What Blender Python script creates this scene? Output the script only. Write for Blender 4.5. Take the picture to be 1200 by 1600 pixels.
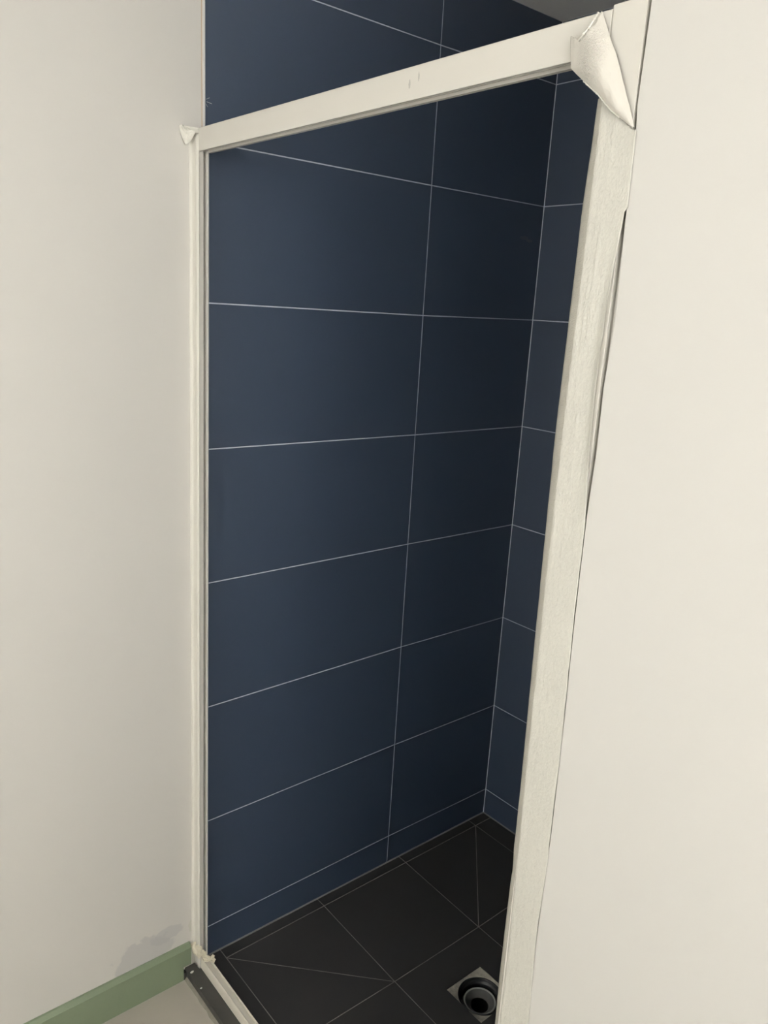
import bpy, math, random
from mathutils import noise, Vector
random.seed(7)
S = bpy.context.scene
for o in list(bpy.data.objects): bpy.data.objects.remove(o)
COL = S.collection

# ------------------------------------------------------------------ camera
cam_d = bpy.data.cameras.new('camera'); cam = bpy.data.objects.new('camera', cam_d); COL.objects.link(cam)
cam.location = (1.4849, -0.7372, 1.5996)
cam.rotation_euler = tuple(math.radians(a) for a in (75.4912, -3.1966, 50.3595))
cam_d.sensor_fit = 'VERTICAL'; cam_d.sensor_height = 36; cam_d.lens = 36 * 1226.32 / 1600
cam_d.clip_start = 0.01
S.camera = cam

# ------------------------------------------------------------------ world, daylight, exposure
W = bpy.data.worlds.new('world'); S.world = W; W.use_nodes = True
W.node_tree.nodes['Background'].inputs[0].default_value = (0.75, 0.87, 1.0, 1)
W.node_tree.nodes['Background'].inputs[1].default_value = 1.0
ROOM_X, ROOM_Y, CEIL, FLOOR_Z = 2.5, -2.3, 2.341, -0.0235
WIN = (0.35, 1.75, 0.75, 1.90)          # the room's window, in the wall behind the camera: x0, x1, z0, z1
FILL_WIN = (-1.55, -.35, 1.15, 2.25)         # added unseen window to brighten the left wall, in the far side wall: y0, y1, z0, z1
def area(name, loc, rot, sx, sy, power, colour):
    l = bpy.data.lights.new(name, 'AREA'); l.shape = 'RECTANGLE'; l.size = sx; l.size_y = sy
    l.energy = power; l.color = colour
    o = bpy.data.objects.new(name, l); COL.objects.link(o); o.location = loc; o.rotation_euler = rot
    return o
area('window_daylight', ((WIN[0]+WIN[1])/2, ROOM_Y-0.16, (WIN[2]+WIN[3])/2), (math.radians(90), 0, 0),
     WIN[1]-WIN[0], WIN[3]-WIN[2], 26, (1.0, 0.99, 0.965))
area('side_fill_light', (ROOM_X+.16, (FILL_WIN[0]+FILL_WIN[1])/2, (FILL_WIN[2]+FILL_WIN[3])/2), (math.radians(90), 0, math.radians(90)),
     FILL_WIN[1]-FILL_WIN[0], FILL_WIN[3]-FILL_WIN[2], 47, (1.0, 0.985, 0.955))  # fill light added to brighten the left wall and tiles
S.view_settings.view_transform = 'Standard'; S.view_settings.look = 'None'
S.view_settings.gamma = 1; S.view_settings.use_curve_mapping = False
S.view_settings.exposure = 0.0

# ------------------------------------------------------------------ helpers
def srgb(r, g, b):
    f = lambda c: (c/255/12.92) if c/255 <= .04045 else ((c/255+.055)/1.055)**2.4
    return (f(r), f(g), f(b), 1)

def mat(name, col, rough=.6, spec=.5, metal=0, nscale=0, namt=0, bump=0, bscale=60, stretch=None, dist=.002, coat=0):
    m = bpy.data.materials.new(name); m.use_nodes = True
    nt = m.node_tree; b = nt.nodes['Principled BSDF']
    b.inputs['Base Color'].default_value = col; b.inputs['Roughness'].default_value = rough
    b.inputs['Specular IOR Level'].default_value = spec; b.inputs['Metallic'].default_value = metal
    b.inputs['Coat Weight'].default_value = coat; b.inputs['Coat Roughness'].default_value = .15
    tc = nt.nodes.new('ShaderNodeTexCoord'); mp = nt.nodes.new('ShaderNodeMapping')
    nt.links.new(tc.outputs['Object'], mp.inputs[0])
    if stretch: mp.inputs['Scale'].default_value = stretch
    if namt:
        n = nt.nodes.new('ShaderNodeTexNoise'); n.inputs['Scale'].default_value = nscale; n.inputs['Detail'].default_value = 5
        nt.links.new(mp.outputs[0], n.inputs['Vector'])
        r = nt.nodes.new('ShaderNodeMapRange'); r.inputs[3].default_value = 1-namt; r.inputs[4].default_value = 1+namt
        nt.links.new(n.outputs['Fac'], r.inputs[0])
        x = nt.nodes.new('ShaderNodeVectorMath'); x.operation = 'SCALE'; x.inputs[0].default_value = col[:3]
        nt.links.new(r.outputs[0], x.inputs['Scale']); nt.links.new(x.outputs[0], b.inputs['Base Color'])
    if bump:
        n2 = nt.nodes.new('ShaderNodeTexNoise'); n2.inputs['Scale'].default_value = bscale; n2.inputs['Detail'].default_value = 4
        nt.links.new(mp.outputs[0], n2.inputs['Vector'])
        bp = nt.nodes.new('ShaderNodeBump'); bp.inputs['Strength'].default_value = bump; bp.inputs['Distance'].default_value = dist
        nt.links.new(n2.outputs['Fac'], bp.inputs['Height']); nt.links.new(bp.outputs[0], b.inputs['Normal'])
    return m

def blotch(m, spots, amount=1.0):
    """wear and painted reflections with shapes of their own: spots = (centre, radii, colour, edge noise scale, strength)"""
    nt = m.node_tree; b = nt.nodes['Principled BSDF']
    geo = nt.nodes.new('ShaderNodeNewGeometry')
    for c, rad, col, ns, st in spots:
        src = b.inputs['Base Color'].links[0].from_socket if b.inputs['Base Color'].links else None
        n = nt.nodes.new('ShaderNodeTexNoise'); n.inputs['Scale'].default_value = ns; n.inputs['Detail'].default_value = 6
        nt.links.new(geo.outputs['Position'], n.inputs['Vector'])
        s1 = nt.nodes.new('ShaderNodeVectorMath'); s1.operation = 'SUBTRACT'; s1.inputs[1].default_value = c
        nt.links.new(geo.outputs['Position'], s1.inputs[0])
        d = nt.nodes.new('ShaderNodeVectorMath'); d.operation = 'DIVIDE'; d.inputs[1].default_value = rad
        nt.links.new(s1.outputs[0], d.inputs[0])
        ln = nt.nodes.new('ShaderNodeVectorMath'); ln.operation = 'LENGTH'; nt.links.new(d.outputs[0], ln.inputs[0])
        a = nt.nodes.new('ShaderNodeMath'); a.operation = 'MULTIPLY_ADD'; a.inputs[1].default_value = 1.3
        nt.links.new(n.outputs['Fac'], a.inputs[0]); nt.links.new(ln.outputs['Value'], a.inputs[2])
        r = nt.nodes.new('ShaderNodeMapRange'); r.inputs[1].default_value = 1.5; r.inputs[2].default_value = 1.62
        r.inputs[3].default_value = st; r.inputs[4].default_value = 0
        nt.links.new(a.outputs[0], r.inputs[0])
        mx = nt.nodes.new('ShaderNodeMix'); mx.data_type = 'RGBA'
        nt.links.new(r.outputs[0], mx.inputs[0]); mx.inputs[7].default_value = col
        if src: nt.links.new(src, mx.inputs[6])
        else: mx.inputs[6].default_value = b.inputs['Base Color'].default_value
        nt.links.new(mx.outputs[2], b.inputs['Base Color'])
    return m

def mesh(name, V, F, m, parent=None, smooth=False, mi=None):
    me = bpy.data.meshes.new(name); me.from_pydata([tuple(v) for v in V], [], F)
    for x in (m if isinstance(m, (list, tuple)) else [m]): me.materials.append(x)
    if mi:
        for p, k in zip(me.polygons, mi): p.material_index = k
    if smooth:
        for p in me.polygons: p.use_smooth = True
    me.validate(); me.update()
    o = bpy.data.objects.new(name, me); COL.objects.link(o)
    if parent: o.parent = parent
    return o

def recalc(o):
    import bmesh
    bm = bmesh.new(); bm.from_mesh(o.data); bmesh.ops.recalc_face_normals(bm, faces=bm.faces); bm.to_mesh(o.data); bm.free()
    return o

class MB:
    def __init__(s): s.V = []; s.F = []; s.M = []
    def add(s, V, F, k=0):
        n = len(s.V); s.V += list(V); s.F += [tuple(i+n for i in f) for f in F]; s.M += [k]*len(F)
    def box(s, x0, x1, y0, y1, z0, z1, k=0):
        s.add([(x0,y0,z0),(x1,y0,z0),(x1,y1,z0),(x0,y1,z0),(x0,y0,z1),(x1,y0,z1),(x1,y1,z1),(x0,y1,z1)],
              [(0,3,2,1),(4,5,6,7),(0,1,5,4),(1,2,6,5),(2,3,7,6),(3,0,4,7)], k)
    def prism(s, pts, fn0, fn1, k=0, segs=1, fn=None):
        """profile pts (2-D) swept from fn0 to fn1, or through fn(p, t) with t in 0..1"""
        n = len(pts); V = []
        for j in range(segs+1):
            t = j/segs
            for p in pts:
                if fn: V.append(fn(p, t))
                else:
                    a, b = Vector(fn0(p)), Vector(fn1(p)); V.append(tuple(a.lerp(b, t)))
        F = []
        for j in range(segs):
            for i in range(n):
                a = j*n+i; b = j*n+(i+1) % n; F.append((a, b, b+n, a+n))
        F.append(tuple(range(n))[::-1]); F.append(tuple(segs*n+i for i in range(n)))
        s.add(V, F, k)
    def lathe(s, c, prof, seg=48, k=0):
        V = []; F = []
        for r, z in prof:
            for i in range(seg):
                a = 2*math.pi*i/seg; V.append((c[0]+r*math.cos(a), c[1]+r*math.sin(a), c[2]+z))
        for j in range(len(prof)-1):
            for i in range(seg):
                a = j*seg+i; b = j*seg+(i+1) % seg; F.append((a, b, b+seg, a+seg))
        s.add(V, F, k)
    def build(s, name, m, parent=None, smooth=False, rec=True):
        o = mesh(name, s.V, s.F, m, parent, smooth, s.M)
        return recalc(o) if rec else o

def bevel(o, w=.0008, seg=2, ang=35):
    b = o.modifiers.new('bevel', 'BEVEL'); b.width = w; b.segments = seg; b.limit_method = 'ANGLE'; b.angle_limit = math.radians(ang)
    b.harden_normals = True
    for p in o.data.polygons: p.use_smooth = True
    return o

def structure(o, label=None):
    o['kind'] = 'structure'
    if label: o['label'] = label
    return o
def tag(o, label, cat, group=None):
    o['label'] = label; o['category'] = cat
    if group: o['group'] = group
    return o
def empty(name, loc=(0,0,0)):
    o = bpy.data.objects.new(name, None); COL.objects.link(o); o.location = loc; o.empty_display_size = .05
    return o
def lerp_tab(tab, z):
    """tab = [(z, value), ...] descending or ascending in z"""
    t = sorted(tab)
    if z <= t[0][0]: return t[0][1]
    for (a, va), (b, vb) in zip(t, t[1:]):
        if z <= b: return va+(vb-va)*(z-a)/(b-a)
    return t[-1][1]
def fbm(*p): return noise.fractal(Vector(p), 1.0, 2.0, 4)

# ------------------------------------------------------------------ materials
M_paint = mat('painted plaster', srgb(206,203,196), .62, .35, nscale=3, namt=.012, bump=.12, bscale=260, dist=.0006)
M_paint_left = mat('painted plaster with a patch', srgb(216,212,204), .62, .35, nscale=3, namt=.015, bump=.12, bscale=240, dist=.0006)
blotch(M_paint_left, [((0, -.135, .100), (1, .075, .045), srgb(190,188,186), 28, .55), ((0,-.075,.122),(1,.045,.022), srgb(190,188,186), 40, .5),
                      ((0, -.011, .115), (1, .010, .020), srgb(205,203,188), 70, .6)])
M_paint_room = mat('plain room paint', srgb(224,220,210), .7, .3)
M_ceil = mat('matt ceiling paint', srgb(246,244,238), .8, .2)
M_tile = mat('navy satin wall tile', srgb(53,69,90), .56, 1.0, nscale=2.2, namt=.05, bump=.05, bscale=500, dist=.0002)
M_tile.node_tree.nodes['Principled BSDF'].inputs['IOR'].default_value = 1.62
blotch(M_tile, [((0, .970, 1.806), (1, .022, .006), srgb(105,98,100), 60, .45), ((0, .990, 1.800), (1, .018, .004), srgb(110,102,100), 70, .45)])  # light reflections near the back corner, painted into the tile colour
M_grout = mat('pale grey grout', srgb(205,210,216), .85, .2, nscale=30, namt=.08)
M_ftile = mat('charcoal floor tile', srgb(61,60,59), .55, .35, nscale=9, namt=.10, bump=.15, bscale=420, dist=.0004)
M_fgrout = mat('worn floor grout', srgb(144,141,134), .9, .2, nscale=14, namt=.9)
M_hob = mat('dark threshold tile', srgb(74,73,69), .5, .4, nscale=14, namt=.14, bump=.15, bscale=300, dist=.0004)
M_vinyl = mat('grey beige floor', srgb(184,177,164), .6, .35, nscale=26, namt=.05, bump=.1, bscale=150, dist=.0005)
M_green = mat('sage green skirting paint', srgb(135,148,121), .42, .45, nscale=7, namt=.05, bump=.12, bscale=90, dist=.0006)
M_alu = mat('cream white powder coat', srgb(211,207,197), .2, .5, nscale=14, namt=.012, coat=.15)
blotch(M_alu, [((.6225, 0, 1.886), (.0022, 1, .006), srgb(150,148,140), 300, .5), ((.6400, 0, 1.892), (.0016, 1, .006), srgb(150,148,140), 400, .5)])
M_alu_in = mat('raw inner aluminium', srgb(196,200,200), .3, .5, metal=.3)
M_tape = mat('paint covered masking tape', srgb(203,200,189), .5, .4, nscale=420, namt=.09, bump=.6, bscale=620, stretch=(1,1,.45), dist=.0012)
M_tape_shaded = mat('fuzzy shaded tape fold', srgb(190,186,174), .6, .35, nscale=200, namt=.06, bump=.7, bscale=700, stretch=(.4,.4,1.6), dist=.001)  # darker copy of the tape: shade of the slanted fold put into colour
M_crumple = mat('dirty crumpled tape', srgb(205,197,174), .5, .4, nscale=90, namt=.06)
M_paper = mat('torn paper tape', srgb(226,223,212), .5, .4, nscale=40, namt=.03, bump=.2, bscale=260, dist=.0008)
M_flap = mat('speckled tape flap', srgb(210,205,194), .5, .4, bump=.0)
M_caulk = mat('painted filler', srgb(220,216,205), .5, .4, nscale=20, namt=.02, bump=.25, bscale=120, dist=.0008)
M_mortar = mat('mortar bed', srgb(186,181,166), .95, .15, nscale=90, namt=.5, bump=.9, bscale=160, dist=.003)
M_blk = mat('black plastic', srgb(38,40,40), .35, .5, nscale=20, namt=.15)
M_gry = mat('dusty grey plastic', srgb(96,96,92), .5, .4, nscale=60, namt=.2, bump=.3, bscale=200, dist=.0006)
M_rim = mat('pale rim highlight', srgb(165,165,158), .5, .4, nscale=90, namt=.3)  # pale tone paints the highlight on the drain collar rim
M_void = mat('drain pipe inside', srgb(20,20,20), .6, .3)
M_edge = mat('white tile trim', srgb(222,218,212), .35, .5)
M_silicone = mat('grey silicone', srgb(128,127,122), .45, .5, nscale=25, namt=.15)
M_glass = bpy.data.materials.new('window glass'); M_glass.use_nodes = True
_b = M_glass.node_tree.nodes['Principled BSDF']; _b.inputs['Transmission Weight'].default_value = 1; _b.inputs['Roughness'].default_value = 0.0
_b.inputs['IOR'].default_value = 1.02

# speckle on the flap: pressed paint dimples in its middle
nt = M_flap.node_tree; b_ = nt.nodes['Principled BSDF']
tc = nt.nodes.new('ShaderNodeTexCoord')
vo = nt.nodes.new('ShaderNodeTexVoronoi'); vo.inputs['Scale'].default_value = 620; nt.links.new(tc.outputs['Object'], vo.inputs['Vector'])
su = nt.nodes.new('ShaderNodeVectorMath'); su.operation = 'SUBTRACT'; su.inputs[1].default_value = (.922, -.014, 1.858)
nt.links.new(tc.outputs['Object'], su.inputs[0])
dv = nt.nodes.new('ShaderNodeVectorMath'); dv.operation = 'DIVIDE'; dv.inputs[1].default_value = (.020, 1, .034); nt.links.new(su.outputs[0], dv.inputs[0])
ln = nt.nodes.new('ShaderNodeVectorMath'); ln.operation = 'LENGTH'; nt.links.new(dv.outputs[0], ln.inputs[0])
mr = nt.nodes.new('ShaderNodeMapRange'); mr.inputs[1].default_value = .35; mr.inputs[2].default_value = 1.0; mr.inputs[3].default_value = 1; mr.inputs[4].default_value = 0.06
nt.links.new(ln.outputs['Value'], mr.inputs[0])
mu = nt.nodes.new('ShaderNodeMath'); mu.operation = 'MULTIPLY'; nt.links.new(vo.outputs['Distance'], mu.inputs[0]); nt.links.new(mr.outputs[0], mu.inputs[1])
bp = nt.nodes.new('ShaderNodeBump'); bp.inputs['Strength'].default_value = .9; bp.inputs['Distance'].default_value = .0018
nt.links.new(mu.outputs[0], bp.inputs['Height']); nt.links.new(bp.outputs[0], b_.inputs['Normal'])

# ------------------------------------------------------------------ measured tile layout
ZJ_Y = (.0265, .620, 1.0385)                                   # near edge, vertical joint, back corner
ZJ = [(.0871,.0918,.0882), (.3902,.3949,.3930), (.6918,.6979,.6945), (.9937,.9954,.9935),
      (1.2927,1.2901,1.2909), (1.5914,1.5891,1.5925), (1.8903,1.8908,1.8929), (2.1915,2.1912,2.1940)]
DEPTH = 1.0385
SW = 0.957                                                     # shower width
G = .0013                                                      # half a grout joint
TT = .0006                                                     # tiles stand this proud of the grout

def tile_obj(P, nrm, m, parent, name='tile', thick=TT, ch=.0003):
    """P: polygon corners of the face; chamfered front edge, sides down to the bed"""
    c = sum((Vector(p) for p in P), Vector()) / len(P); n = Vector(nrm); k = len(P)
    V = [Vector(p)-n*thick for p in P] + [Vector(p)-n*ch for p in P]
    for i, p in enumerate(P):
        a = (Vector(P[i-1])-Vector(p)).normalized(); b = (Vector(P[(i+1) % k])-Vector(p)).normalized()
        d = (a+b); d = d.normalized() if d.length > 1e-5 else (c-Vector(p)).normalized()
        V.append(Vector(p)+d*ch*1.3)
    F = [tuple(2*k+i for i in range(k))]
    for i in range(k):
        j = (i+1) % k; F += [(i, j, k+j, k+i), (k+i, k+j, 2*k+j, 2*k+i)]
    return recalc(mesh(name, V, F, m, parent))

def wall_tiles(parent, us, zfun, mp, nrm, zmin=0.0, zmax=CEIL):
    """us: column boundaries, zfun(row, u) -> joint height, mp(u, z) -> point"""
    for ci in range(len(us)-1):
        u0, u1 = us[ci]+(G if ci else 0), us[ci+1]-(G if ci < len(us)-2 else 0)
        for r in range(-1, len(ZJ)):
            lo = (lambda u: zmin+.003) if r < 0 else (lambda u, r=r: zfun(r, u)+G)
            hi = (lambda u: zmax-.001) if r == len(ZJ)-1 else (lambda u, r=r: zfun(r+1, u)-G)
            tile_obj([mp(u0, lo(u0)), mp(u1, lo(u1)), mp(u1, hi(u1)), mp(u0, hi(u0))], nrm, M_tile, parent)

def zleft(r, u):
    a, b, c = ZJ[r]
    return a+(b-a)*(u-ZJ_Y[0])/(ZJ_Y[1]-ZJ_Y[0]) if u <= ZJ_Y[1] else b+(c-b)*(u-ZJ_Y[1])/(ZJ_Y[2]-ZJ_Y[1])

# ------------------------------------------------------------------ room shell
mb = MB()
mb.box(-.12, 0, ROOM_Y-.12, .0195, -.14, CEIL+.12)
mb.box(-.12, -TT, .0195, DEPTH+.12, -.14, CEIL+.12, 1)
wall_left = structure(mb.build('wall_left', [M_paint_left, M_grout]))
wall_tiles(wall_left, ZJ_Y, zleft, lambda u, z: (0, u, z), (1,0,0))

mb = MB(); mb.box(-.0, SW+.12, DEPTH+TT, DEPTH+.12, -.14, CEIL+.12)
wall_back = structure(mb.build('wall_back', [M_grout]))
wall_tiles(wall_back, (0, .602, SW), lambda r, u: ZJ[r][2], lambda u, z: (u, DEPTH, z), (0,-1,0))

mb = MB(); mb.box(SW+TT, SW+.12, .034, DEPTH+TT, -.14, CEIL+.12)
wall_inner = structure(mb.build('wall_inner', [M_grout]))
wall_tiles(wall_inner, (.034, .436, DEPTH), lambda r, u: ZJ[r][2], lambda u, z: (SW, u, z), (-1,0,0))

# painted wall right of the opening; its near edge wanders, with a narrow gap along the frame
WE = [(-.14,.983),(.62,.9832),(.67,.9827),(.80,.9793),(.97,.9812),(1.12,.9798),(1.24,.9768),(1.32,.9757),(1.385,.9755),
      (1.46,.9775),(1.53,.9765),(1.60,.9800),(1.70,.9773),(1.785,.9768),(1.81,.9748),(1.85,.9752),(1.90,.9762),(CEIL+.12,.9762)]
zs = sorted(set([z for z, _ in WE]+[-.14+.02*i for i in range(130)]))
zs = [z for z in zs if z <= CEIL+.12]
V = []; F = []
for i, z in enumerate(zs):
    x = lerp_tab(WE, z)+.00035*fbm(z*14, 3.1, 0)
    V += [(x+.0006, 0, z), (x, .0006, z), (x, .033, z), (ROOM_X+.12, 0, z), (ROOM_X+.12, .033, z)]
    if i:
        a = (i-1)*5; b = i*5
        F += [(a+3,a,b,b+3), (a,a+1,b+1,b), (a+1,a+2,b+2,b+1), (a+2,a+4,b+4,b+2)]
F += [(0,3,4,2,1)]; n = len(V)-5; F += [(n,n+1,n+2,n+4,n+3)]
wall_right = structure(mesh('wall_right', V, F, M_paint))
recalc(wall_right)

mb = MB(); a, b, c, d = FILL_WIN
mb.box(ROOM_X, ROOM_X+.12, ROOM_Y-.12, a, -.14, CEIL+.12); mb.box(ROOM_X, ROOM_X+.12, b, -.0002, -.14, CEIL+.12)
mb.box(ROOM_X, ROOM_X+.12, a, b, -.14, c); mb.box(ROOM_X, ROOM_X+.12, a, b, d, CEIL+.12)
structure(mb.build('wall_far', M_paint_room))
# wall behind the camera, with the window the light comes through
mb = MB(); x0, x1, z0, z1 = WIN
mb.box(.0002, x0, ROOM_Y-.12, ROOM_Y, -.14, CEIL+.12); mb.box(x1, ROOM_X-.0002, ROOM_Y-.12, ROOM_Y, -.14, CEIL+.12)
mb.box(x0, x1, ROOM_Y-.12, ROOM_Y, -.14, z0); mb.box(x0, x1, ROOM_Y-.12, ROOM_Y, z1, CEIL+.12)
structure(mb.build('wall_rear', M_paint_room))
win = structure(empty('window_1', ((x0+x1)/2, ROOM_Y-.06, z0)))
mb = MB(); f = .045; cx, cz = (x0+x1)/2, z0
for (a, b, c, d) in ((x0-cx, x0-cx+f, 0, z1-z0), (x1-cx-f, x1-cx, 0, z1-z0), (x0-cx, x1-cx, 0, f), (x0-cx, x1-cx, z1-z0-f, z1-z0), (-.02, .02, 0, z1-z0)):
    mb.box(a, b, -.025, .025, c, d)
fr = bevel(mb.build('window_frame', M_edge, win), .003)
for a, b in ((x0-cx+f, -.02), (.02, x1-cx-f)):
    mb = MB(); mb.box(a, b, -.003, .003, f, z1-z0-f); mb.build('pane', M_glass, win)

a, b, c, d = FILL_WIN  # added unseen window, framing the side fill light
win = structure(empty('added_window', (ROOM_X+.06, (a+b)/2, c))); hw = (b-a)/2; hh = d-c
mb = MB()
for (u0, u1, v0, v1) in ((-hw, -hw+f, 0, hh), (hw-f, hw, 0, hh), (-hw, hw, 0, f), (-hw, hw, hh-f, hh), (-.02, .02, 0, hh)):
    mb.box(-.025, .025, u0, u1, v0, v1)
bevel(mb.build('window_frame', M_edge, win), .003)
for u0, u1 in ((-hw+f, -.02), (.02, hw-f)):
    mb = MB(); mb.box(-.003, .003, u0, u1, f, hh-f); mb.build('pane', M_glass, win)

# ceiling: one slab over room and shower
mb = MB(); mb.box(-.0, ROOM_X, ROOM_Y, DEPTH+TT, CEIL, CEIL+.1)
structure(mb.build('ceiling', M_ceil))
# room floor
mb = MB(); mb.box(0, ROOM_X, ROOM_Y, -.0315, -.13, FLOOR_Z); mb.box(.9882, ROOM_X, -.0315, 0, -.13, FLOOR_Z)
structure(mb.build('floor', M_vinyl))
# tiled threshold strip (hob) under the frame, outside edge lower
mb = MB(); mb.box(.0002, SW, -.0312, .0190, -.13, .0010); mb.box(SW, .9880, -.0312, -.0006, -.13, .0010); mb.box(.0002, .0118, -.0391, -.0312, -.13, -.003)  # last block: dark filler standing in for the shaded void under the notch
hob = structure(bevel(mb.build('trim_1', M_hob), .0015), 'dark tiled threshold strip under the white sill')
mb = MB()
n = 60
mb.prism([(-.0312,-.0170),(-.0312,-.0235),(-.0372,-.0235)], None, None, segs=n,
         fn=lambda p, t: (.012+t*(SW+.017), p[0]+(.0022*fbm(t*40,1,2) if p[0] < -.035 else 0), p[1]+(.0012*fbm(t*50,5,2) if p[1] > -.02 else 0)))
structure(mb.build('trim_2', mat('outer grout line', srgb(140,136,124), .9, .2, nscale=60, namt=.3)), 'rough grey grout line at the foot of the dark threshold')

# green skirting board on the left wall, notched at the threshold
mb = MB()
prof = [(0,FLOOR_Z),(.012,FLOOR_Z),(.012,.0630),(.0045,.0722),(0,.0725)]
mb.box(0, .012, ROOM_Y, -.0392, FLOOR_Z, .0150)
mb.prism([(0,.0150),(.012,.0150),(.012,.0630),(.0045,.0722),(0,.0725)], lambda p: (p[0], ROOM_Y, p[1]), lambda p: (p[0], -.0190, p[1]))
structure(mb.build('baseboard_left', M_green))
mb = MB(); mb.box(.990, ROOM_X, -.012, 0, FLOOR_Z, .0725)
structure(bevel(mb.build('baseboard_right', M_green), .002, 2))

# ------------------------------------------------------------------ shower floor, falling to the waste
DX0, DX1, DY0, DY1 = .4290, .5455, .4540, .5735
def h(x, y):
    d = min(x-.034, .936-x, y-.0655, .967-y)
    return -.0085*max(0, min(1, d/.30)) + .0003
XL = [.0015, .0335, .3350, .6355, .9360, SW-.0015]; YL = [.0200, .0655, .3665, .6660, .9670, DEPTH-.0015]
mb = MB(); Vd = {}
def vid(x, y):
    k = (round(x,5), round(y,5))
    if k not in Vd: Vd[k] = len(mb.V); mb.V.append((x, y, h(x, y)-TT))
    return Vd[k]
def cell_polys(i, j):
    x0, x1, y0, y1 = XL[i], XL[i+1], YL[j], YL[j+1]
    if (i, j) == (0, 0): return []
    if (i, j) == (1, 0): x0 = XL[0]
    q = [(x0,y0),(x1,y0),(x1,y1),(x0,y1)]
    if (i, j) in ((1,1),(3,3)): return [[q[0],q[1],q[2]],[q[0],q[2],q[3]]]
    if (i, j) in ((1,3),(3,1)): return [[q[0],q[1],q[3]],[q[1],q[2],q[3]]]
    return [q]
floor_sh = None
cells = []
for i in range(5):
    for j in range(5):
        if (i, j) == (2, 2):
            o_ = [(XL[2],YL[2]),(XL[3],YL[2]),(XL[3],YL[3]),(XL[2],YL[3])]
            n_ = [(DX0,DY0),(DX1,DY0),(DX1,DY1),(DX0,DY1)]
            for k in range(4):
                q = [o_[k], o_[(k+1)%4], n_[(k+1)%4], n_[k]]
                mb.F.append(tuple(vid(*p) for p in q)); mb.M.append(0)
        else:
            for P in cell_polys(i, j):
                mb.F.append(tuple(vid(*p) for p in P)); mb.M.append(0); cells.append(P)
floor_sh = structure(mesh('shower_floor', mb.V, mb.F, M_fgrout))
def inset(P, g):
    k = len(P); out = []
    for i in range(k):
        p = Vector(P[i]); a = (Vector(P[i-1])-p).normalized(); b = (Vector(P[(i+1)%k])-p).normalized()
        s = abs(a.cross(b)); d = (a+b)*(g/s)
        out.append((p.x+d.x, p.y+d.y))
    return out
for P in cells:
    xs = [p[0] for p in P]; ys = [p[1] for p in P]
    Q = inset(P, .00105)
    # heights taken on the plane of the un-inset corners
    tile_obj([(x, y, h(x, y)) for x, y in Q], (0,0,1), M_ftile, floor_sh)
# centre tile with the square cut-out: one mesh
g = .00105; o_ = [(XL[2]+g,YL[2]+g),(XL[3]-g,YL[2]+g),(XL[3]-g,YL[3]-g),(XL[2]+g,YL[3]-g)]
n_ = [(DX0,DY0),(DX1,DY0),(DX1,DY1),(DX0,DY1)]
V = [(x,y,h(x,y)) for x,y in o_]+[(x,y,h(x,y)) for x,y in n_]; V += [(x,y,z-TT) for x,y,z in V[:4]]+[(x,y,z-.011) for x,y,z in V[4:8]]
F = []
for k in range(4):
    l = (k+1)%4; F += [(k,l,4+l,4+k),(8+k,8+l,l,k),(12+k,4+k,4+l,12+l)]
recalc(mesh('tile', V, F, M_ftile, floor_sh))
# silicone / grout bead where walls meet the shower floor
mb = MB()
mb.prism([(0,.0026),(0,0),(.0026,0)], lambda p: (p[0], .0265, p[1]+.0004), lambda p: (p[0], DEPTH, p[1]+.0004))
mb.prism([(0,.0026),(0,0),(.0026,0)], lambda p: (.0003, DEPTH-p[0], p[1]+.0004), lambda p: (SW, DEPTH-p[0], p[1]+.0004))
structure(mb.build('trim_3', M_silicone), 'grey sealant bead where navy wall tiles meet the shower floor')
mb = MB(); mb.prism([(0,0),(.0017,0),(0,-.0017)], lambda p: (p[0], DEPTH+p[1], .003), lambda p: (p[0], DEPTH+p[1], CEIL-.001))
structure(mb.build('trim_6', M_grout), 'pale grout line in the upright corner between the navy walls')
# white edge strip of the tiling above the frame, left
mb = MB()
mb.prism([(-.0005,.0212),(.0012,.0214),(.0020,.0225),(.0020,.0262),(-.0005,.0268)], lambda p: (p[0], p[1], .001), lambda p: (p[0], p[1], CEIL-.001))
structure(mb.build('trim_4', M_edge), 'thin white edge strip where the navy tiling starts on the left wall')
mb = MB(); mb.prism([(0,.0192),(.0006,.0196),(.0007,.0208),(0,.0212)], lambda p: (p[0], p[1], .10), lambda p: (p[0], p[1], CEIL-.001))
structure(mb.build('trim_5', mat('bare plaster line', srgb(203,180,155), .8, .2)), 'thin line of bare plaster beside the white edge strip')

# ------------------------------------------------------------------ waste outlet
DC = ((DX0+DX1)/2+.001, (DY0+DY1)/2-.001, -.009)
drain = tag(empty('floor_drain', (DC[0], DC[1], -.012)), 'open round floor waste without a grate in a square of rough mortar', 'drain')
loc = lambda p: (p[0]-DC[0], p[1]-DC[1], p[2]+.012)
V = []; F = []; K = 12; ring = 7; tot = K*4
for j in range(ring):
    t = j/(ring-1)
    for i in range(tot):
        s = i//K; u = (i % K)/K
        c = n_[s]; d = n_[(s+1)%4]; sx = c[0]+(d[0]-c[0])*u; sy = c[1]+(d[1]-c[1])*u
        a = math.atan2(sy-DC[1], sx-DC[0]); r = .0545
        x = sx+(DC[0]+r*math.cos(a)-sx)*t; y = sy+(DC[1]+r*math.sin(a)-sy)*t
        z = -.0105-.005*t+.0016*fbm(x*130, y*130, 1)*(1 if 0 < j < ring-1 else .3)
        V.append(loc((x, y, z)))
for j in range(ring-1):
    for i in range(tot):
        a = j*tot+i; b = j*tot+(i+1)%tot; F.append((a, b, b+tot, a+tot))
recalc(mesh('mortar_bed', V, F, M_mortar, drain, True))
def dl(name, prof, m):
    mb = MB(); mb.lathe((0,0,0), prof, 56); return mb.build(name, m, drain, True)
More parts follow.
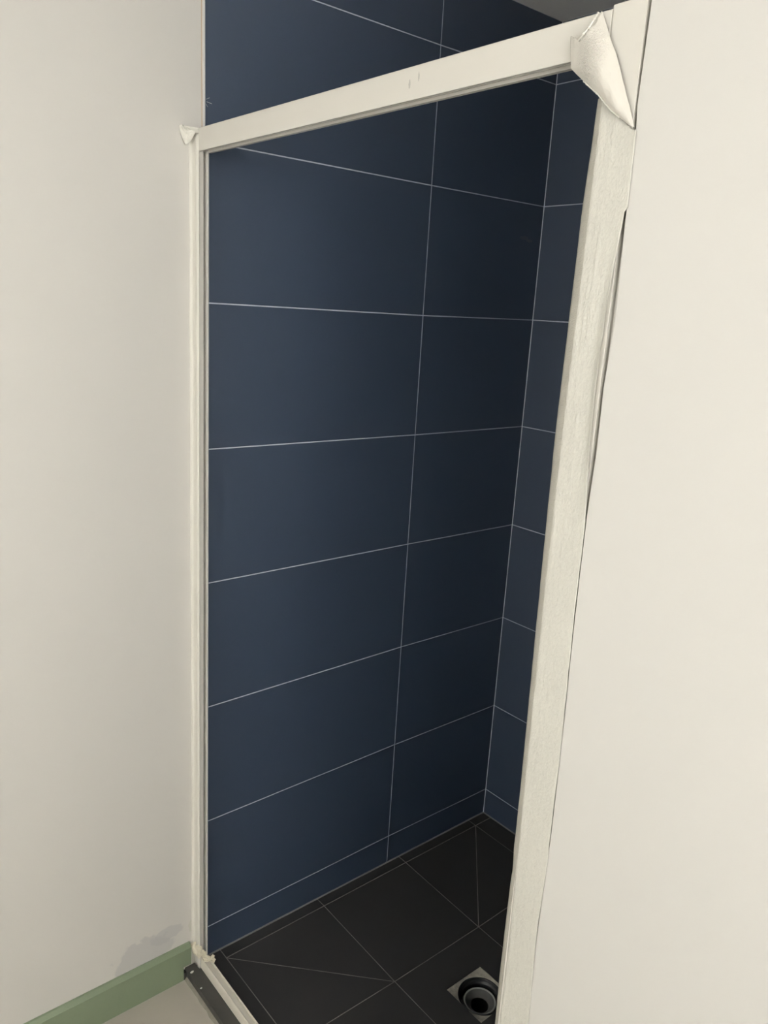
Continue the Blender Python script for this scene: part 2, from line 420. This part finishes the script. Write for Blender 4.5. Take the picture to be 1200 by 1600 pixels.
dl('outer_collar', [(.0555,-.006),(.0550,-.0015),(.0535,-.0010),(.0515,-.0018),(.0505,-.004),(.0500,-.009),(.0470,-.0105),(.0462,-.012),(.0455,-.030),(.0450,-.042)], M_blk)
dl('inner_collar', [(.0455,-.032),(.0410,-.030),(.0405,-.0185),(.0400,-.0172)], M_gry)
rim = dl('collar_rim', [(.0402,-.0180),(.0398,-.0168),(.0382,-.0162),(.0364,-.0168),(.0358,-.0182)], M_rim)
dl('funnel', [(.0360,-.0178),(.0352,-.022),(.0300,-.0265),(.0250,-.0280),(.0225,-.030),(.0220,-.034)], M_gry)
dl('drain_pipe', [(.0222,-.031),(.0215,-.034),(.0210,-.11),(.0001,-.11)], M_void)

# ------------------------------------------------------------------ the white frame
frame = tag(empty('shower_frame', (.48, 0, 0)), 'cream white metal shower door frame without its door, round the tiled opening', 'frame')
OX = .48
def ld(x, y, z): return (x-OX, y, z)
HX0, HX1 = .0262, .9312
# header rail with grooved underside
prof = [(.0010,1.8664),(.0035,1.8660),(.0045,1.8665),(.0045,1.8705),(.0100,1.8705),(.0100,1.8672),(.0118,1.8672),(.0118,1.8705),
        (.0195,1.8705),(.0195,1.8660),(.0262,1.8660),(.0262,1.9055),(.0250,1.9068),(.0030,1.9070),(.0014,1.9066),(.0004,1.9056),(0,1.9040),(0,1.8700),(.0004,1.8682),(.0008,1.8670)]
mb = MB(); mb.prism(prof, lambda p: ld(HX0, p[0], p[1]), lambda p: ld(HX1, p[0], p[1]))
header = mb.build('header_rail', M_alu, frame); bevel(header, .0004, 2, 20)
# left jamb: channel, very slightly out of plumb
def shear(z): return -.0036*(1-min(z, 1.68)/1.68)
prof = [(.0008,0),(.0246,0),(.0256,.0009),(.0256,.0106),(.0242,.0112),(.0060,.0112),(.0060,.0168),(.0242,.0170),(.0256,.0176),(.0256,.0216),(.0248,.0224),(.0008,.0224)]
mb = MB(); mb.prism(prof, None, None, segs=4, fn=lambda p, t: ld(p[0], p[1]+shear(.0012+t*1.9048), .0012+t*1.9048))
jl = mb.build('jamb', M_alu, frame); bevel(jl, .0004, 2, 30)
mb = MB(); mb.prism([(.0061,.01125),(.0150,.01125),(.0150,.01675),(.0061,.01675)], None, None, segs=1, fn=lambda p, t: ld(p[0], p[1]+shear(.034+t*1.83), .034+t*1.83))
mb.build('groove_shade', mat('dark groove shade', srgb(96,92,86), .7, .3), jl)['label'] = 'dark grey strip standing in for the shade inside the channel'  # dark strip puts the shade of the jamb groove into colour
# right jamb
prof = [(.9270,.0090),(.9318,.0010),(.9335,0),(.9718,0),(.9720,.0003),(.9720,.0085),(.9745,.0090),(.9745,.0120),(.9720,.0122),(.9720,.0300),(.9270,.0300)]
mb = MB(); mb.prism(prof, lambda p: ld(p[0], p[1], .0012), lambda p: ld(p[0], p[1], 1.9094))
jr = mb.build('jamb', M_alu, frame); bevel(jr, .0002, 1, 25)
# sill
prof = [(.0000,.0012),(.0000,.0298),(.0006,.0312),(.0018,.0316),(.0030,.0306),(.0128,.0292),(.0136,.0262),(.0158,.0262),(.0164,.0305),(.0175,.0312),(.0188,.0306),(.0190,.0012)]
mb = MB(); mb.prism(prof, lambda p: ld(.0258, p[0], p[1]), lambda p: ld(.9268, p[0], p[1]))
sill = mb.build('sill', mat('dusty cream sill', srgb(228,221,206), .3, .5, nscale=30, namt=.05), frame); bevel(sill, .0004, 2, 25)

# ------------------------------------------------------------------ tape
def sheet(name, rows, m, parent=None, thick=.0003, smooth=True, sub=0, closed=False):
    V = [p for r in rows for p in r]; k = len(rows[0]); F = []
    for j in range(len(rows)-1):
        for i in range(k-1): a = j*k+i; F.append((a, a+1, a+1+k, a+k))
    o = mesh(name, V, F, m, parent, smooth)
    if sub: s = o.modifiers.new('sub', 'SUBSURF'); s.levels = s.render_levels = sub; s.boundary_smooth = 'PRESERVE_CORNERS'
    if thick: s = o.modifiers.new('solid', 'SOLIDIFY'); s.thickness = thick; s.offset = 0
    return o

# left: strip lapping from the wall over the jamb
rows = []
for j in range(220):
    z = .003+(1.897-.003)*j/219
    s = shear(z); w = .0007*fbm(z*9, 0, 0); e = .0012*fbm(z*5, 7, 0)
    if z < .30: e += -.0016*math.sin((.30-z)*11)
    rd = .0007*fbm(z*3.1, 4, 4)
    P = [(.0004, -.0075+e), (.0012, -.0052+e*.7), (.0016, -.0034), (.0052+w, -.0016), (.0085+w, -.0021+rd*.5), (.0120+w, -.0011), (.0165+w*1.5, -.0009+rd*.4),
         (.0185+w*1.5, -.0024-abs(rd)), (.0207+w, -.0022-abs(rd)), (.0228, -.0010), (.0262, -.0007), (.0264, .0012)]
    rows.append([(x+.00015*fbm(x*500, z*60, 2), y+s+.00015*fbm(x*400, z*40, 9), z) for x, y in P])
tl = sheet('masking_tape', rows, M_caulk, None, .0003)
tag(tl, 'paint-covered masking tape running down the left frame upright beside the wall', 'tape', None)

# right: wide wrinkled strip over the right upright; its outer edge lifts off the wall in the middle
XI = [(0,.9285),(.625,.9285),(.70,.9270),(.776,.9272),(.853,.9278),(.872,.9290),(.885,.9284),(.908,.9268),(.94,.9270),(1.0,.9265),(1.10,.9248),(1.22,.9227),
      (1.35,.9207),(1.47,.9192),(1.60,.9205),(1.72,.9219),(1.83,.9268)]
XO = [(0,.9828),(.62,.9826),(.67,.9821),(.80,.9785),(.97,.9805),(1.12,.9792),(1.24,.9762),(1.32,.9751),(1.385,.9748),(1.40,.9742),(1.46,.9708),
      (1.53,.9695),(1.60,.9700),(1.66,.9725),(1.70,.9756),(1.72,.9767),(1.785,.9764),(1.80,.9745)]
rows = []; N = 420
for j in range(N):
    z = .004+(1.832-.004)*j/(N-1)
    xi = lerp_tab(XI, z)-.0062+.00035*fbm(z*25, 1, 1); xb = .9312+lerp_tab([(0,.011),(.75,.0120),(.95,.0060),(1.13,.0012),(1.3,-.0022),(1.5,-.0028),(1.6,-.0008),(1.83,.0016)], z)*.55
    xo = lerp_tab(XO, z)+.00025*fbm(z*16, 8, 1)
    if z > 1.71: xo = lerp_tab(WE, z)+.0020+.0006*fbm(z*12, 8, 1)
    if z < 1.38: xo = lerp_tab(WE, z)+(.0000 if z > .95 else .0009)+.0013*fbm(z*8, 8, 1)+.0005*fbm(z*40, 8, 5)
    lift = lerp_tab([(1.37,0),(1.45,.0028),(1.55,.0040),(1.63,.0026),(1.70,.0004)], z) if z > 1.37 else 0
    flat = -.0006
    fold = lerp_tab([(0,.958),(.55,.955),(.9,.9555),(1.45,.948),(1.6,.947),(1.83,.952)], z)
    ks = [0, .25, .5, .75, 1]
    P = [(xi+(xb-xi)*k, .0080*(1-k)**1.15+flat*k) for k in ks]
    cols = 22
    top = lerp_tab([(0,1.86),(.4,1.832),(.7,1.803),(1,1.787)], 1)  # uneven top hidden by the flap
    for c in range(1, cols+1):
        k = c/cols; x = xb+(xo-xb)*k
        y = flat-.0007*abs(fbm(x*160, z*22, 3))-.00045*abs(fbm(x*420, z*70, 5))
        y -= .0011*math.exp(-((x-fold-.0015*fbm(z*6,2,2))/.0011)**2)*(.5+.5*fbm(z*7, 6, 6))
        y -= .0006*math.exp(-((x-fold+.006+.002*fbm(z*5,9,2))/.0009)**2)
        y -= lift*max(0, (k-.72)/.28)**2
        if k > .9 and lift == 0: y = max(y, flat-.0002)
        P.append((x, y))
    rows.append([(x, y, z) for x, y in P])
tr = sheet('masking_tape', rows, [M_tape, M_tape_shaded], None, .0003)
kk = len(rows[0])-1
for i, p in enumerate(tr.data.polygons):
    if i % kk < 4: p.material_index = 1
# slanting top end hidden under the flap
for v in tr.data.vertices:
    k = (v.co.x-.925)/.05
    lim = 1.826-.038*max(0, min(1, k))
    if v.co.z > lim: v.co.z = lim
tag(tr, 'wide wrinkled white masking tape down the right frame upright, its outer edge lifting', 'tape')

# loose flap at the top right corner
flap_rows = [
 [(.8864,-.006,1.8890),(.9002,-.011,1.8828),(.9118,-.014,1.8845),(.9188,-.011,1.8920),(.9211,-.003,1.9057)],
 [(.8890,-.007,1.8738),(.9050,-.013,1.8707),(.9208,-.016,1.8706),(.9297,-.012,1.8756),(.9318,-.004,1.8852)],
 [(.8926,-.008,1.8565),(.9107,-.014,1.8533),(.9287,-.017,1.8537),(.9385,-.012,1.8577),(.9434,-.004,1.8644)],
 [(.9120,-.009,1.8409),(.9273,-.014,1.8380),(.9403,-.016,1.8384),(.9470,-.011,1.8419),(.9521,-.004,1.8466)],
 [(.9319,-.008,1.8253),(.9428,-.012,1.8235),(.9519,-.013,1.8237),(.9564,-.009,1.8256),(.9602,-.004,1.8278)],
 [(.9486,-.006,1.8084),(.9562,-.009,1.8074),(.9614,-.009,1.8078),(.9659,-.007,1.8088),(.9674,-.003,1.8111)],
 [(.9710,-.003,1.7923),(.9730,-.0035,1.7914),(.9746,-.0035,1.7906),(.9750,-.003,1.7906),(.9759,-.002,1.7901)]]
def resample(rows, nu, nv):
    def at(row, t):
        t *= len(row)-1; i = min(int(t), len(row)-2); return Vector(row[i]).lerp(Vector(row[i+1]), t-i)
    def sm(row, t):   # Catmull-Rom
        n = len(row)-1; t *= n; i = min(int(t), n-1); u = t-i
        p = [Vector(row[max(0, min(n, i+k))]) for k in (-1,0,1,2)]
        return .5*((2*p[1])+(-p[0]+p[2])*u+(2*p[0]-5*p[1]+4*p[2]-p[3])*u*u+(-p[0]+3*p[1]-3*p[2]+p[3])*u**3)
    tmp = [[sm(r, i/(nu-1)) for i in range(nu)] for r in rows]
    out = []
    for j in range(nv):
        t = j/(nv-1)
        # straight runs down the sheet keep the corners of its outline
        out.append([at([r[i] for r in tmp], t) for i in range(nu)])
    return out
R_ = resample(flap_rows, 36, 61)
rr = []
for j, row in enumerate(R_):
    nr = []
    for i, p in enumerate(row):
        q = p.copy(); k = j/60; e = min(i, 35-i)/17
        q.y += .0008*fbm(p.x*120, p.z*60, 0)
        if j < 12 and 4 < i < 33:    # torn, crinkled top edge
            f_ = (12-j)/12
            q.z += f_*(.0030*fbm(p.x*420, 2, 2)); q.y -= f_*abs(.0030*fbm(p.x*300, p.z*300, 5))
        nr.append(tuple(q))
    rr.append(nr)
fl = sheet('tape_flap', rr, M_flap, None, .0005)
tag(fl, 'large loose flap of white paper tape hanging over the top right frame corner', 'tape')

# ragged lip along the flap's lower edge and the torn top
def ribbon(name, pts, w, parent, m=M_paper, seed=0):
    rows = []
    for i, p in enumerate(pts):
        p = Vector(p); a = (Vector(pts[min(i+1, len(pts)-1)])-Vector(pts[max(i-1, 0)])).normalized()
        s = a.cross(Vector((0, -1, 0))).normalized(); ww = w*(.75+.6*fbm(i*.9, seed, 0))
        rows.append([tuple(p+s*ww*k+Vector((0, -.0009*(1-k*k)*(.6+fbm(i*1.3, seed, k)), 0))) for k in (-1, -.4, .3, 1)])
    return sheet(name, rows, m, parent, .0003)
def along(P, n):
    P = [Vector(p) for p in P]; L = [0]
    for a, b in zip(P, P[1:]): L.append(L[-1]+(b-a).length)
    out = []
    for i in range(n):
        d = L[-1]*i/(n-1)
        for k in range(len(P)-1):
            if d <= L[k+1]+1e-9: out.append(P[k].lerp(P[k+1], (d-L[k])/(L[k+1]-L[k]))); break
    return out
ribbon('torn_edge', [(p.x+.0004*fbm(i*.7,1,1), p.y-.0006, p.z+.0006*fbm(i*.8,4,1)) for i, p in enumerate(along([flap_rows[3][0], flap_rows[4][0], flap_rows[5][0], (.9590,-.0045,1.8005)], 40))], .0009, fl, seed=3)
ribbon('torn_edge', [(p.x+.0008*fbm(i*.7,1,1), p.y-.0020, p.z+.0012*fbm(i*.8,4,1)) for i, p in enumerate(along([(.9040,-.0125,1.8790),(.9105,-.0140,1.8835),(.9150,-.0125,1.8885),(.9195,-.0090,1.8980),(.9205,-.006,1.9035)], 46))], .0016, fl, seed=8)

# small screwed-up tape tab, top left, folded off the wall
out = [(.0010,-.0259,1.9088),(.0030,-.0263,1.9008),(.0050,-.0235,1.8912),(.0060,-.0202,1.8828),(.0090,-.0178,1.8762),(.0140,-.0138,1.8797),
       (.0190,-.0097,1.8864),(.0230,-.0078,1.8929),(.0270,-.0065,1.8970),(.0240,-.0121,1.9008),(.0140,-.0136,1.9050),(.0040,-.0177,1.9082),(.0010,-.0214,1.9118)]
cen = Vector((.0185,-.0215,1.8952)); n = 52
ring0 = along(out+[out[0]], n+1)[:n]
V = []; F = []
for j in range(7):
    t = j/6
    for i, p in enumerate(ring0):
        q = p.lerp(cen, t*.86); b = math.sin(t*math.pi)*.0016
        q += Vector((.8, -.6, 0))*(b+.0018*fbm(q.x*240, q.y*240, q.z*240)*min(1, t*3))
        V.append(tuple(q))
for j in range(6):
    for i in range(n): a = j*n+i; b = j*n+(i+1)%n; F.append((a, b, b+n, a+n))
V.append(tuple(cen+Vector((.001,-.0008,0)))); F += [(6*n+i, 6*n+(i+1)%n, 7*n) for i in range(n)]
tab = recalc(mesh('tape_tab', V, F, M_paper)); so = tab.modifiers.new('solid', 'SOLIDIFY'); so.thickness = .0005; so.offset = 0
tag(tab, 'small screwed-up tab of white tape sticking out at the top left frame corner', 'tape')
neck = sheet('neck', [[(.0006+.026*k, -.0165+.0175*k+.0009*math.sin(9*k), 1.9105-.0045*k-w*(.010)) for w in (0,.3,.6,1)] for k in [i/9 for i in range(10)]], M_paper, tab, .0004)

# crumpled tape at the foot of the left upright
def crumple(name, path, w, seed, parent=None, amp=.0022):
    P = along(path, 12); rows = []
    for i, p in enumerate(P):
        a = (P[min(i+1, 11)]-P[max(i-1, 0)]).normalized(); s = a.cross(Vector((.45, -.75, .5))).normalized()
        ww = w*(.8+.5*fbm(i*.6, seed, 1)); r = []
        for k in (-1, -.6, -.2, .2, .6, 1):
            q = p+s*ww*k+Vector((.45, -.75, .5))*amp*(.9*fbm(i*.42, k*1.1, seed)+.5*(1-k*k))
            r.append(tuple(q))
        rows.append(r)
    return sheet(name, rows, M_crumple, parent, .0004, smooth=False)
cr = crumple('crumpled_tape', [(.0040,-.0120,.0660),(.0120,-.0110,.0580),(.0260,-.0080,.0500),(.0340,-.0030,.0440)], .0105, 2)
crumple('fold', [(.0200,-.0070,.0690),(.0300,-.0020,.0600),(.0360,.0040,.0480),(.0430,.0060,.0400)], .0080, 5, cr)
crumple('fold', [(.0290,-.0040,.0440),(.0400,.0040,.0430),(.0500,.0120,.0420),(.0600,.0200,.0370)], .0065, 9, cr, .003)
crumple('fold', [(.0400,.0010,.0360),(.0480,.0090,.0380),(.0530,.0160,.0440),(.0500,.0220,.0480)], .0050, 13, cr, .003)
tag(cr, 'crumpled torn white tape bunched at the foot of the left upright on the sill', 'tape')

# flake of dried paint on the threshold, and a sliver beside the grout
def flake(loc, r, lab, seed):
    V = [(0,0,.0028)]; k = 7
    for i in range(k):
        a = 2*math.pi*i/k; q = r*(1+.4*fbm(i*1.1, seed, 0)); V.append((q*math.cos(a), q*1.5*math.sin(a), .0016+.0010*fbm(i, seed, 2)))
    for i in range(k): V.append((V[i+1][0]*.9, V[i+1][1]*.9, 0))
    F = [(0, 1+i, 1+(i+1)%k) for i in range(k)]+[(1+i, k+1+i, k+1+(i+1)%k, 1+(i+1)%k) for i in range(k)]+[tuple(k+1+i for i in range(k))]
    o = recalc(mesh('paint_flake', V, F, mat('white paint flake', srgb(240,238,230), .6))); o.location = loc
    return tag(o, lab, 'debris')
flake((.0245, -.0235, .0011), .0032, 'white flake of dried paint on the dark threshold by the green skirting', 1)
flake((.0800, -.0270, .0011), .0018, 'tiny pale paint scrap further along the dark threshold', 4)

# chipped filler scraps at the tile edge above the frame
mb = MB()
for i, (y, z, a, l) in enumerate([(.0290,1.9640,-.5,.008),(.0300,1.9600,.15,.011),(.0285,1.9560,.9,.006)]):
    mb.prism([(0,-.0004),(.0005,0),(0,.0005)], lambda p: (p[0]+.0002, y, z+p[1]), lambda p: (p[0]+.0002, y+l*math.cos(a), z-l*math.sin(a)+p[1]))
tag(mb.build('filler_smear', M_paper), 'short white smear of filler on the navy tile above the left frame corner', 'debris')
